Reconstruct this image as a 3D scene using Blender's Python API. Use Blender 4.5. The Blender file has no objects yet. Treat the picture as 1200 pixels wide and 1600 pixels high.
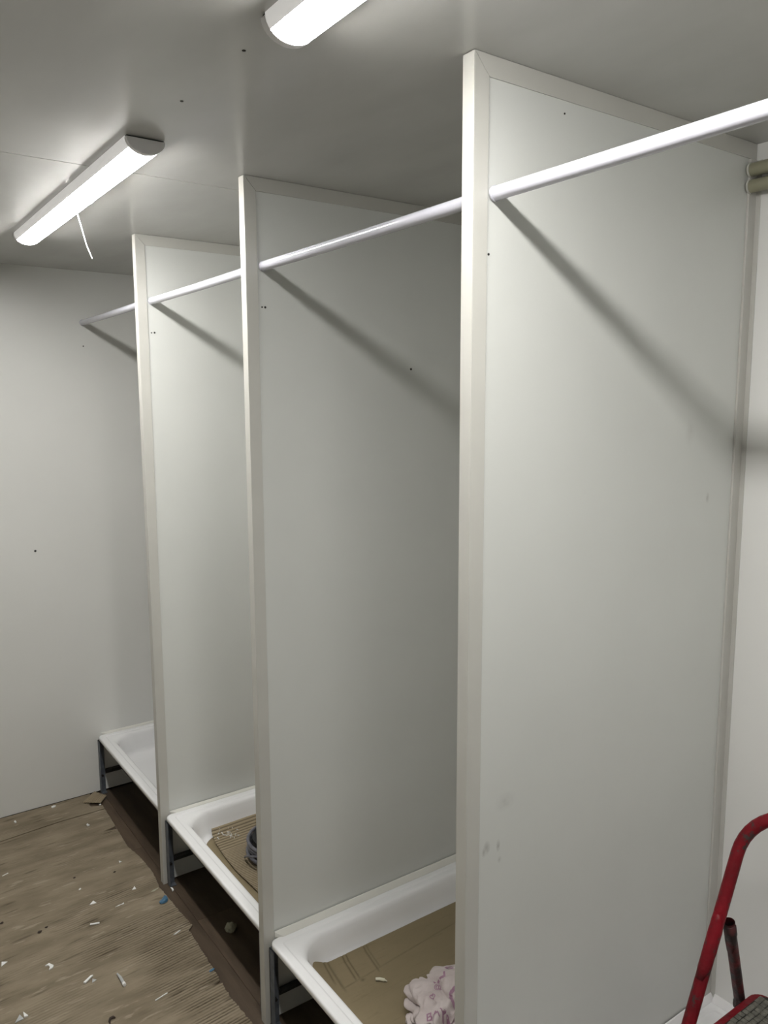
import bpy, bmesh, math, random
from math import sin, cos, pi, radians
from mathutils import Vector, Matrix, noise
from mathutils.bvhtree import BVHTree

random.seed(7)
S = bpy.context.scene
COL = S.collection

# ------------------------------------------------------------------ room numbers (metres)
Y1, Y2, Y3, YW = 1.0, 1.8623, 2.7024, 3.5795      # near faces of the three partitions, far wall
D, H, T = 0.8404, 2.3577, 0.0285                  # back wall of the stalls, ceiling, partition thickness
XL, YN, Y0 = -1.50, -2.45, 0.137                  # corridor's left wall, wall behind the camera, end of first stall
W, WH = 0.032, 0.035                              # trim widths

# ------------------------------------------------------------------ camera
cd = bpy.data.cameras.new('camera'); cam = bpy.data.objects.new('camera', cd); COL.objects.link(cam)
yaw, pitch, roll = -0.6159, -0.1361, -0.0041
fwd = Vector((-sin(yaw)*cos(pitch), cos(yaw)*cos(pitch), sin(pitch)))
rt = Vector((cos(yaw), sin(yaw), 0)); up = rt.cross(fwd)
R_, U_ = rt*cos(roll)+up*sin(roll), -rt*sin(roll)+up*cos(roll)
m = Matrix((R_, U_, -fwd)).transposed().to_4x4(); m.translation = (-0.9178, -0.0355, 1.789)
cam.matrix_world = m
cd.sensor_fit = 'VERTICAL'; cd.sensor_height = 32; cd.lens = 1239.44/1600*32; cd.clip_start = 0.02
S.camera = cam

# ------------------------------------------------------------------ world, exposure
w = bpy.data.worlds.new('world'); S.world = w; w.use_nodes = True
w.node_tree.nodes['Background'].inputs[0].default_value = (0.02, 0.02, 0.02, 1)
S.view_settings.view_transform = 'Standard'; S.view_settings.look = 'None'
S.view_settings.gamma = 1; S.view_settings.use_curve_mapping = False
S.view_settings.exposure = 0.0
LAMP = 80.0           # emission of the ceiling lamps' diffusers
LAMP_COL = (1.0, 0.985, 0.95, 1)

# ------------------------------------------------------------------ materials
def mat(name, col, rough=.5, metal=0., col2=None, scale=5., stretch=(1,1,1), bump=0., bscale=None, detail=4., lo=.35, hi=.65, coat=0., spec=None):
    m = bpy.data.materials.new(name); m.use_nodes = True
    nt = m.node_tree; b = nt.nodes['Principled BSDF']
    b.inputs['Base Color'].default_value = (*col, 1); b.inputs['Roughness'].default_value = rough
    b.inputs['Metallic'].default_value = metal
    if coat: b.inputs['Coat Weight'].default_value = coat
    if spec is not None: b.inputs['Specular IOR Level'].default_value = spec
    tc = nt.nodes.new('ShaderNodeTexCoord'); mp = nt.nodes.new('ShaderNodeMapping'); mp.inputs['Scale'].default_value = stretch
    nt.links.new(tc.outputs['Object'], mp.inputs[0])
    if col2:
        n = nt.nodes.new('ShaderNodeTexNoise'); n.inputs['Scale'].default_value = scale; n.inputs['Detail'].default_value = detail
        nt.links.new(mp.outputs[0], n.inputs['Vector'])
        r = nt.nodes.new('ShaderNodeValToRGB'); r.color_ramp.elements[0].position = lo; r.color_ramp.elements[1].position = hi
        r.color_ramp.elements[0].color = (*col, 1); r.color_ramp.elements[1].color = (*col2, 1)
        nt.links.new(n.outputs['Fac'], r.inputs[0]); nt.links.new(r.outputs[0], b.inputs['Base Color'])
        m['ramp'] = r.name
    if bump:
        n = nt.nodes.new('ShaderNodeTexNoise'); n.inputs['Scale'].default_value = bscale or scale; n.inputs['Detail'].default_value = 3
        nt.links.new(mp.outputs[0], n.inputs['Vector'])
        bp = nt.nodes.new('ShaderNodeBump'); bp.inputs['Strength'].default_value = bump; bp.inputs['Distance'].default_value = .01
        nt.links.new(n.outputs['Fac'], bp.inputs['Height']); nt.links.new(bp.outputs[0], b.inputs['Normal'])
    return m

def add_stains(m, spots, dark, sharp=25.):
    """smudges with a shape of their own: (x, y, z, rx, rz) ellipses broken by noise"""
    nt = m.node_tree; b = nt.nodes['Principled BSDF']
    src = b.inputs['Base Color'].links[0].from_socket if b.inputs['Base Color'].is_linked else None
    tc = nt.nodes.new('ShaderNodeTexCoord'); acc = None
    nz = nt.nodes.new('ShaderNodeTexNoise'); nz.inputs['Scale'].default_value = 120.; nz.inputs['Detail'].default_value = 4
    nt.links.new(tc.outputs['Object'], nz.inputs['Vector'])
    for (x, y, z, rx, rz, a) in spots:
        sub = nt.nodes.new('ShaderNodeVectorMath'); sub.operation = 'SUBTRACT'; sub.inputs[1].default_value = (x, y, z)
        nt.links.new(tc.outputs['Object'], sub.inputs[0])
        dv = nt.nodes.new('ShaderNodeVectorMath'); dv.operation = 'MULTIPLY'; dv.inputs[1].default_value = (1/rx, 8, 1/rz)
        nt.links.new(sub.outputs[0], dv.inputs[0])
        ln = nt.nodes.new('ShaderNodeVectorMath'); ln.operation = 'LENGTH'; nt.links.new(dv.outputs[0], ln.inputs[0])
        mr = nt.nodes.new('ShaderNodeMapRange'); mr.inputs[1].default_value = 1.; mr.inputs[2].default_value = .1; mr.inputs[3].default_value = 0; mr.inputs[4].default_value = a
        nt.links.new(ln.outputs['Value'], mr.inputs[0])
        if acc is None: acc = mr.outputs[0]
        else:
            ad = nt.nodes.new('ShaderNodeMath'); ad.operation = 'MAXIMUM'; nt.links.new(acc, ad.inputs[0]); nt.links.new(mr.outputs[0], ad.inputs[1]); acc = ad.outputs[0]
    mu = nt.nodes.new('ShaderNodeMath'); mu.operation = 'MULTIPLY'; nt.links.new(acc, mu.inputs[0]); nt.links.new(nz.outputs['Fac'], mu.inputs[1]); mu2 = nt.nodes.new('ShaderNodeMath'); mu2.operation = 'MULTIPLY'; mu2.inputs[1].default_value = 1.7; mu2.use_clamp = True; nt.links.new(mu.outputs[0], mu2.inputs[0]); mu = mu2
    mx = nt.nodes.new('ShaderNodeMix'); mx.data_type = 'RGBA'; nt.links.new(mu.outputs[0], mx.inputs[0])
    if src: nt.links.new(src, mx.inputs[6])
    else: mx.inputs[6].default_value = b.inputs['Base Color'].default_value
    mx.inputs[7].default_value = (*dark, 1); nt.links.new(mx.outputs[2], b.inputs['Base Color'])

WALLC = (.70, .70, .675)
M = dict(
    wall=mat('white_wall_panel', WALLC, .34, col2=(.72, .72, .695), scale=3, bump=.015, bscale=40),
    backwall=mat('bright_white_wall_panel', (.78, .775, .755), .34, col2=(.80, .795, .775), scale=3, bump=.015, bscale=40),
    sidewall=mat('dimmed_wall_panel', (.50, .50, .47), .4, col2=(.53, .53, .50), scale=3),  # unseen left wall, colour darkened to cut bounce light and raise contrast
    partition=mat('white_partition_panel', (.64, .65, .625), .36, col2=(.66, .67, .645), scale=4, bump=.02, bscale=60),
    ceiling=mat('white_ceiling_panel', (.47, .468, .445), .25, col2=(.52, .518, .495), scale=6, stretch=(1, .4, 1), bump=.10, bscale=5),
    trim=mat('cream_plastic_trim', (.53, .523, .487), .26, col2=(.55, .543, .505), scale=9),
    gap=mat('dark_gap', (.02, .018, .015), .8),
    enamel=mat('white_enamel', (.86, .86, .87), .12, col2=(.88, .88, .89), scale=8, coat=.5),
    pvc=mat('glossy_white_tube', (.57, .57, .63), .22, col2=(.59, .59, .65), scale=20, coat=.25),
    steel=mat('slate_grey_steel', (.10, .115, .135), .45, .35, col2=(.16, .175, .20), scale=30),
    darksteel=mat('dark_bare_steel', (.04, .04, .042), .5, .5, col2=(.08, .08, .08), scale=25),
    olive=mat('olive_beige_pipe', (.27, .26, .18), .4, col2=(.31, .295, .21), scale=14),
    bead=mat('cream_sealing_bead', (.74, .73, .68), .3, col2=(.76, .75, .70), scale=9),
    cornertrim=mat('shade_grey_corner_trim', (.52, .51, .475), .3, col2=(.54, .53, .50), scale=9),  # greyed in the colour to stand in for the strip's angled shading
    screw=mat('dull_screw', (.03, .028, .025), .5, .4),
    housing=mat('white_lamp_housing', (.84, .83, .84), .35, col2=(.86, .85, .86), scale=10),
    cord=mat('white_cord', (.85, .85, .84), .5),
    plastic=mat('white_plastic_offcut', (.82, .82, .80), .4, col2=(.88, .88, .86), scale=60),
    greyplastic=mat('grey_plastic', (.42, .43, .43), .35, col2=(.52, .53, .53), scale=60),
    blue=mat('blue_rubber', (.05, .14, .24), .6, col2=(.08, .19, .30), scale=70, bump=.3, bscale=80),
    darkbit=mat('dark_grit', (.03, .02, .014), .8, col2=(.06, .04, .03), scale=90),
    wad=mat('pale_wad', (.34, .33, .24), .9, col2=(.42, .41, .31), scale=90, bump=.6, bscale=90),
    coil=mat('grey_cable_sheath', (.085, .085, .10), .4, col2=(.14, .14, .16), scale=40),
    coilblack=mat('black_band', (.01, .01, .012), .4),
    rubber=mat('worn_rubber_tread', (.085, .082, .068), .6, col2=(.15, .145, .12), scale=55, bump=.3, bscale=120),
    groove=mat('tread_groove', (.012, .012, .01), .8),
    bag=mat('crumpled_bag', (.52, .45, .44), .6, col2=(.62, .55, .54), scale=14, bump=.25, bscale=60),
    pink=mat('pink_print', (.34, .19, .27), .65, col2=(.40, .24, .33), scale=40),
    plug=mat('cream_plug', (.72, .70, .56), .5),
)
# cardboard: tan liner, darker where the flutes show, streaks along the flutes
def cardboard(name, a, b, dark, stretch=(1.6, 5, 1), light=None):
    m = mat(name, a, .85, col2=b, scale=3.2, stretch=stretch, detail=7, lo=.32, hi=.68, spec=.2, bump=.15, bscale=40)
    nt = m.node_tree; bs = nt.nodes['Principled BSDF']; src = bs.inputs['Base Color'].links[0].from_socket
    tc = nt.nodes.new('ShaderNodeTexCoord'); mp = nt.nodes.new('ShaderNodeMapping'); mp.inputs['Scale'].default_value = (6, 45, 6)
    nt.links.new(tc.outputs['Object'], mp.inputs[0])
    n = nt.nodes.new('ShaderNodeTexNoise'); n.inputs['Scale'].default_value = 2.2; n.inputs['Detail'].default_value = 6; n.inputs['Roughness'].default_value = .65
    nt.links.new(mp.outputs[0], n.inputs['Vector'])
    r = nt.nodes.new('ShaderNodeMapRange'); r.inputs[1].default_value = .56; r.inputs[2].default_value = .80; r.inputs[3].default_value = 0; r.inputs[4].default_value = .75
    nt.links.new(n.outputs['Fac'], r.inputs[0])
    mx = nt.nodes.new('ShaderNodeMix'); mx.data_type = 'RGBA'; nt.links.new(r.outputs[0], mx.inputs[0]); nt.links.new(src, mx.inputs[6]); mx.inputs[7].default_value = (*dark, 1)
    nt.links.new(mx.outputs[2], bs.inputs['Base Color'])
    if light:                                                       # short pale dashes where the top liner is scuffed
        mp2 = nt.nodes.new('ShaderNodeMapping'); mp2.inputs['Scale'].default_value = (7, 34, 6); mp2.inputs['Location'].default_value = (3, 8, 1)
        nt.links.new(tc.outputs['Object'], mp2.inputs[0])
        n2 = nt.nodes.new('ShaderNodeTexNoise'); n2.inputs['Scale'].default_value = 1.6; n2.inputs['Detail'].default_value = 3
        nt.links.new(mp2.outputs[0], n2.inputs['Vector'])
        r2 = nt.nodes.new('ShaderNodeMapRange'); r2.inputs[1].default_value = .63; r2.inputs[2].default_value = .70; r2.inputs[3].default_value = 0; r2.inputs[4].default_value = .6
        nt.links.new(n2.outputs['Fac'], r2.inputs[0])
        m2 = nt.nodes.new('ShaderNodeMix'); m2.data_type = 'RGBA'; nt.links.new(r2.outputs[0], m2.inputs[0]); nt.links.new(mx.outputs[2], m2.inputs[6]); m2.inputs[7].default_value = (*light, 1)
        nt.links.new(m2.outputs[2], bs.inputs['Base Color'])
    return m
M['card'] = cardboard('worn_cardboard', (.19, .155, .107), (.30, .25, .18), (.105, .083, .055), light=(.38, .325, .25))
M['card_tray'] = cardboard('clean_cardboard', (.235, .19, .115), (.26, .21, .13), (.19, .15, .09))
M['card_flute'] = cardboard('fluted_cardboard', (.32, .262, .178), (.37, .305, .21), (.24, .195, .13))
# vinyl planks: brown wood print, grain along the plank
m = mat('brown_wood_plank', (.052, .037, .026), .42, col2=(.112, .08, .055), scale=3, stretch=(9, 1.3, 1), detail=8, lo=.3, hi=.7, bump=.1, bscale=30)
nt = m.node_tree; oi = nt.nodes.new('ShaderNodeObjectInfo'); hs = nt.nodes.new('ShaderNodeHueSaturation'); mr = nt.nodes.new('ShaderNodeMapRange')
mr.inputs[3].default_value = .8; mr.inputs[4].default_value = 1.2
nt.links.new(oi.outputs['Random'], mr.inputs[0]); nt.links.new(mr.outputs[0], hs.inputs['Value'])
nt.links.new(nt.nodes[m['ramp']].outputs[0], hs.inputs['Color']); nt.links.new(hs.outputs[0], nt.nodes['Principled BSDF'].inputs['Base Color'])
M['plank'] = m
# chipped red paint over grey metal
m = mat('chipped_red_paint', (.13, .005, .010), .42, col2=(.22, .006, .014), scale=12, bump=.25, bscale=70, spec=.25)
nt = m.node_tree; b = nt.nodes['Principled BSDF']; src = b.inputs['Base Color'].links[0].from_socket
tc = nt.nodes.new('ShaderNodeTexCoord'); n = nt.nodes.new('ShaderNodeTexNoise'); n.inputs['Scale'].default_value = 38; n.inputs['Detail'].default_value = 9; n.inputs['Roughness'].default_value = .68
nt.links.new(tc.outputs['Object'], n.inputs['Vector'])
r = nt.nodes.new('ShaderNodeMapRange'); r.inputs[1].default_value = .555; r.inputs[2].default_value = .63; nt.links.new(n.outputs['Fac'], r.inputs[0])
mx = nt.nodes.new('ShaderNodeMix'); mx.data_type = 'RGBA'; nt.links.new(r.outputs[0], mx.inputs[0]); nt.links.new(src, mx.inputs[6]); mx.inputs[7].default_value = (.055, .035, .034, 1)
nt.links.new(mx.outputs[2], b.inputs['Base Color'])
M['red'] = m
# worn dark red (rear leg)
m = mat('worn_dark_red_paint', (.03, .018, .018), .5, col2=(.16, .012, .016), scale=16, detail=7, lo=.42, hi=.58, bump=.3, bscale=60); M['dred'] = m
# lamp diffuser
m = bpy.data.materials.new('lamp_diffuser'); m.use_nodes = True; b = m.node_tree.nodes['Principled BSDF']
b.inputs['Base Color'].default_value = (.9, .9, .9, 1); b.inputs['Emission Color'].default_value = LAMP_COL; b.inputs['Emission Strength'].default_value = LAMP
M['diffuser'] = m
# the lamp's translucent side rail glows faintly from inside
m = bpy.data.materials.new('lamp_side_rail'); m.use_nodes = True; b = m.node_tree.nodes['Principled BSDF']
b.inputs['Base Color'].default_value = (.85, .84, .85, 1); b.inputs['Roughness'].default_value = .35
b.inputs['Emission Color'].default_value = LAMP_COL; b.inputs['Emission Strength'].default_value = .34
M['rail'] = m

# ------------------------------------------------------------------ helpers
def box(bm, a, b):
    vs = [bm.verts.new((x, y, z)) for x in (a[0], b[0]) for y in (a[1], b[1]) for z in (a[2], b[2])]
    for f in ((0,1,3,2), (4,6,7,5), (0,4,5,1), (2,3,7,6), (0,2,6,4), (1,5,7,3)): bm.faces.new([vs[i] for i in f])
    return vs
def prism(bm, pts, axis, a, b):
    """extrude a closed 2-D outline along axis ('x','y','z')"""
    def P(u, v, t): return {'x': (t, u, v), 'y': (u, t, v), 'z': (u, v, t)}[axis]
    A = [bm.verts.new(P(u, v, a)) for u, v in pts]; B = [bm.verts.new(P(u, v, b)) for u, v in pts]
    n = len(pts)
    for i in range(n): bm.faces.new((A[i], A[(i+1) % n], B[(i+1) % n], B[i]))
    bm.faces.new(A[::-1]); bm.faces.new(B)
def tube(bm, pts, r, n=12, cap=True, flat=1., hollow=False):
    pts = [Vector(p) for p in pts]; rings = []; prev = None
    for i, p in enumerate(pts):
        d = (pts[min(i+1, len(pts)-1)] - pts[max(i-1, 0)]).normalized()
        if prev is None:
            ref = Vector((0, 1, 0)) if abs(d.y) < .9 else Vector((1, 0, 0))
            u = (ref - d*ref.dot(d)).normalized()
        else: u = (prev - d*prev.dot(d)).normalized()
        prev = u; v = d.cross(u); rr = r[i] if isinstance(r, (list, tuple)) else r
        rings.append([bm.verts.new(p + u*(rr*cos(2*pi*k/n)) + v*(rr*flat*sin(2*pi*k/n))) for k in range(n)])
    for a, b in zip(rings, rings[1:]):
        for k in range(n): bm.faces.new((a[k], a[(k+1) % n], b[(k+1) % n], b[k]))
    if cap: bm.faces.new(rings[0][::-1]); bm.faces.new(rings[-1])
    return rings
def obj(name, bm, material, parent=None, smooth=False, bevel=0., label=None, auto=False, recalc=True):
    if recalc: bmesh.ops.recalc_face_normals(bm, faces=bm.faces)
    me = bpy.data.meshes.new(name); bm.to_mesh(me); bm.free(); me.materials.append(material)
    if smooth:
        for p in me.polygons: p.use_smooth = True
        if auto: me.set_sharp_from_angle(angle=radians(35))
    o = bpy.data.objects.new(name, me); COL.objects.link(o)
    if parent: o.parent = parent
    if bevel:
        b = o.modifiers.new('bevel', 'BEVEL'); b.width = bevel; b.segments = 2; b.limit_method = 'ANGLE'
    if label: o['label'] = label
    return o
def tag(o, label, cat, group=None):
    o['label'] = label; o['category'] = cat
    if group: o['group'] = group
    return o
def thing(name, label, cat, loc=(0,0,0), group=None, rz=0.):
    o = bpy.data.objects.new(name, None); COL.objects.link(o); o.location = loc; o.rotation_euler = (0, 0, rz); o.empty_display_size = .05
    return tag(o, label, cat, group)
def struct(name, bm, material, **k):
    o = obj(name, bm, material, **k); o['kind'] = 'structure'; return o
def nb(): return bmesh.new()
def child_box(name, a, b, material, parent, bevel=0., **k):
    bm = nb(); box(bm, a, b); return obj(name, bm, material, parent, bevel=bevel, **k)

# ------------------------------------------------------------------ room shell
bm = nb(); box(bm, (XL-.05, YN-.05, -.06), (D+.05, YW+.05, -.004)); floor = struct('floor', bm, M['gap'])
pw, plen = .152, 1.22; pm = {}
ix = 0; x = XL
while x < D:
    x2 = min(x+pw, D); y = YN - [.0, .45, .85, .2, .65][ix % 5]
    while y < YW:
        ya, yb = max(y, YN), min(y+plen, YW)
        if yb-ya > .02:
            key = (round(x2-x, 3), round(yb-ya, 3))
            if key not in pm:
                b_ = nb(); box(b_, (.0006, .0006, -.004), (x2-x-.0006, yb-ya-.0006, 0))
                o = obj('floor_plank', b_, M['plank'], floor, bevel=.0005); pm[key] = o.data
            else:
                o = bpy.data.objects.new('floor_plank', pm[key]); COL.objects.link(o); o.parent = floor
            o.location = (x, ya, 0)
        y += plen
    x += pw; ix += 1
bm = nb(); box(bm, (XL, YW, .007), (D+.05, YW+.04, H)); wf = struct('wall_far', bm, M['wall'])
bm = nb(); box(bm, (D, YN, 0), (D+.04, YW, H)); struct('wall_right', bm, M['backwall'])
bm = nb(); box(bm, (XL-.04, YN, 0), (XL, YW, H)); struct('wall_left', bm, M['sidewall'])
bm = nb(); box(bm, (XL, YN-.04, 0), (D, YN, H)); struct('wall_near', bm, M['wall'])
bm = nb(); box(bm, (-.0, Y0-T, 0), (D, Y0, H)); struct('wall_near_stall', bm, M['partition'])
bm = nb(); box(bm, (XL, YW+.04, -.004), (D, YW+.06, H)); struct('trim_9', bm, M['gap'])  # added dark sheet behind the far wall, keeps the gap below it black

bm = nb(); box(bm, (XL-.04, YN-.04, H+.006), (D+.04, YW+.04, H+.05)); ceiling = struct('ceiling', bm, M['gap'])
for ya, yb in ((YN, -.44), (-.4365, 2.0065), (2.0107, YW)):
    child_box('ceiling_panel', (XL, ya, H), (D, yb, H+.006), M['ceiling'], ceiling)
def screw(p, axis, parent, r=.003, name='screw'):
    bm = nb(); p = Vector(p); a = Vector(axis).normalized()
    t1 = a.orthogonal().normalized(); t2 = a.cross(t1)
    R = [[bm.verts.new(p + a*h + (t1*cos(k*pi/4)+t2*sin(k*pi/4))*rr) for k in range(8)] for h, rr in ((-.001, r), (.0008, r), (.0014, r*.6))]
    for A, B in zip(R, R[1:]):
        for k in range(8): bm.faces.new((A[k], A[(k+1) % 8], B[(k+1) % 8], B[k]))
    bm.faces.new(R[-1]); return obj(name, bm, M['screw'], parent)
for p in ((-.305, 1.219, H), (-.307, 1.485, H), (-.42, 3.25, H)): screw(p, (0, 0, -1), ceiling, .0034)
screw((-.201, YW, 1.165), (0, -1, 0), wf, .005); screw((.046, YW, 2.04), (0, -1, 0), wf, .0028)

# ------------------------------------------------------------------ partitions
M['p1'] = M['partition'].copy(); M['p1'].name = 'white_partition_panel_smudged'
add_stains(M['p1'], [(.053, .0026, .950, .010, .016, .5), (.046, .0026, .943, .006, .012, .45), (.083, .0026, .945, .006, .015, .5), (.087, .0026, .915, .006, .008, .35),
                     (.10, .0026, 1.03, .03, .02, .18), (.719, .0026, 1.573, .008, .014, .35), (.64, .0026, 1.72, .02, .03, .15)], (.20, .19, .17))
def partition(Y, label, pmat, marks):
    t = thing('shower_partition', label, 'partition', (0, Y, 0), 'white partitions between the shower stalls')
    g = .0026                                                        # wall of the plastic profiles
    child_box('panel', (.004, g, .012), (D, T-g, H-.002), pmat, t)
    bm = nb()                                                        # front post: U profile, its near flange mitred at the top
    prism(bm, [(0, 0.0), (0, H-.001), (W, H-WH), (W, 0.0)], 'y', 0, g)
    prism(bm, [(0, 0.0), (0, H-.001), (W, H-WH), (W, 0.0)], 'y', T-g, T)
    box(bm, (-.0016, 0, 0), (0.0, T, H-.001))
    obj('front_post', bm, M['trim'], t, bevel=.0006)
    bm = nb()
    for a, b in ((0.0003, g), (T-g, T-.0003)):
        prism(bm, [(.0007, H-.0004), (D-.002, H-.0004), (D-.002, H-WH), (W+.0006, H-WH)], 'y', a, b)
    obj('top_trim', bm, M['trim'], t, bevel=.0005)
    bm = nb()                                                        # corner angle against the back wall
    box(bm, (D-.030, -.0032, .012), (D, g, H-WH-.001)); box(bm, (D-.0022, -.014, .012), (D, 0, H-WH-.001))
    box(bm, (D-.030, T-g, .012), (D, T+.0022, H-WH-.001))
    obj('corner_trim', bm, M['cornertrim'], t, bevel=.0007)
    for (x, z, r) in marks: screw((x, g-.0003, z), (0, -1, 0), t, r)
    return t
partition(Y1, 'nearest white shower partition, tall panel with full-height front post and grey smudges low down', M['p1'], [(.037, 2.040, .0022), (.216, 2.301, .0018)])
partition(Y2, 'middle white shower partition, between the tray with the bag and the tray with fluted cardboard', M['partition'], [(.043, 2.037, .0022), (.052, 2.037, .0030), (.527, 1.889, .0035)])
partition(Y3, 'farthest white shower partition, beside the empty tray at the far wall', M['partition'], [(.043, 2.033, .0022), (.054, 2.034, .0032)])

# ------------------------------------------------------------------ curtain rods
XR, ZR, RR = .0473, 2.1398, .0120
spans = [(Y0, Y1, 'nearest white curtain rod, from the smudged partition out of the frame at upper right'),
         (Y1+T, Y2, 'white curtain rod between the nearest and middle partitions, longest one fully in view'),
         (Y2+T, Y3, 'short-looking white curtain rod between the middle and farthest partitions'),
         (Y3+T, YW, 'farthest white curtain rod, meeting the far wall')]
for a, b, lab in spans:
    t = thing('curtain_rod', lab, 'rod', (XR, a, ZR), 'white curtain rods across the stall fronts')
    bm = nb(); tube(bm, [(0, 0.0005+(b-a-.001)*k/8, 0.0012*sin(k*pi/8)*-1) for k in range(9)], RR, 24); obj('tube', bm, M['pvc'], t, smooth=True, auto=True)
    bm = nb(); tube(bm, [(0, b-a-.004, 0), (0, b-a-.0003, 0)], RR+.0012, 24); obj('end_ring', bm, M['pvc'], t, smooth=True, auto=True)

# ------------------------------------------------------------------ water pipes near the ceiling
for z, r, lab in ((2.297, .0145, 'upper olive-beige water pipe on the back wall below the ceiling'), (2.262, .0140, 'lower olive-beige water pipe on the back wall below the ceiling')):
    t = thing('water_pipe', lab, 'pipe', (.812, Y0, z), 'olive pipes along the back wall')
    bm = nb(); tube(bm, [(0, 0, 0), (0, (Y1-Y0)*.5, 0), (0, Y1-Y0-.0005, 0)], r, 20); obj('tube', bm, M['olive'], t, smooth=True, auto=True)
    bm = nb(); tube(bm, [(0, Y1-Y0-.006, 0), (0, Y1-Y0-.0023, 0)], r+.0018, 20); obj('sealant_ring', bm, M['trim'], t, smooth=True, auto=True, label='white sealant where the pipe enters the panel')
    for yy in (.25, .62): child_box('clip', (.008, yy, -.004), (D-.812, yy+.012, .004), M['housing'], t)

# ------------------------------------------------------------------ ceiling lamps
def lamp(y0, label, cordy=None):
    L, a, h = 1.205, .042, .031
    t = thing('ceiling_lamp', label, 'lamp', (-.2934, y0, H), 'slim white batten lamps on the ceiling')
    def sec(k, s=1.): return (-a*cos(k)*s, -.0035-h*sin(k)*s)
    A = radians(36); N = 12
    def shell(a0, a1, ya, yb, n=N, base=False):
        bm = nb(); pts = [sec(a0+(a1-a0)*i/n) for i in range(n+1)]; pin = [sec(a0+(a1-a0)*i/n, .95) for i in range(n, -1, -1)]
        if base:
            k = 0 if a0 == 0 else -1; x_ = pts[k][0]
            e = [(x_, -.0003), (x_*.90, -.0003)]
            pts, pin = (e[::-1]+pts, pin) if k == 0 else (pts+e, pin)
            if k == -1: pin = pin[1:]
            else: pin = pin[:-1]
        prism(bm, pts+pin, 'y', ya, yb); return bm
    bm = nb(); pts = [(-a*.97, -.0005), (a*.97, -.0005), sec(pi, .94), sec(0, .94)]; prism(bm, pts, 'y', .004, L-.004); obj('base_plate', bm, M['darksteel'], t, label='dark gap strip against the ceiling')
    for s in (0, 1):
        a0, a1 = (0.0, A) if s == 0 else (pi-A, pi)
        obj('side_rail', shell(a0, a1, .014, L-.014, 4, base=True), M['rail'], t, smooth=True, auto=True)
    obj('diffuser', shell(A, pi-A, .014, L-.014), M['diffuser'], t, smooth=True, auto=True, label='glowing white diffuser')
    for ya, yb in ((0, .0145), (L-.0145, L)):
        bm = nb(); prism(bm, [sec(pi*i/18, 1.015) for i in range(19)], 'y', ya, yb); obj('end_cap', bm, M['housing'], t, smooth=True, auto=True, bevel=.001)
    if cordy is not None:
        bm = nb(); tube(bm, [(0, .585, -.030), (.001, .546, -.082), (.001, .511, -.128), (.001, .496, -.147), (.0, .449, -.187)], .0015, 8)
        obj('pull_cord', bm, M['cord'], t, smooth=True)
        bm = nb(); prism(bm, [sec(pi*i/18, 1.03) for i in range(4, 15)], 'y', cordy-.006, cordy+.006); obj('joint_clip', bm, M['diffuser'], t)
    return t
lamp(1.7265, 'long glowing batten lamp with a short white cord hanging from it, at left', .532)
lamp(1.0979-1.205, 'glowing batten lamp cut off by the top edge of the frame')

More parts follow.
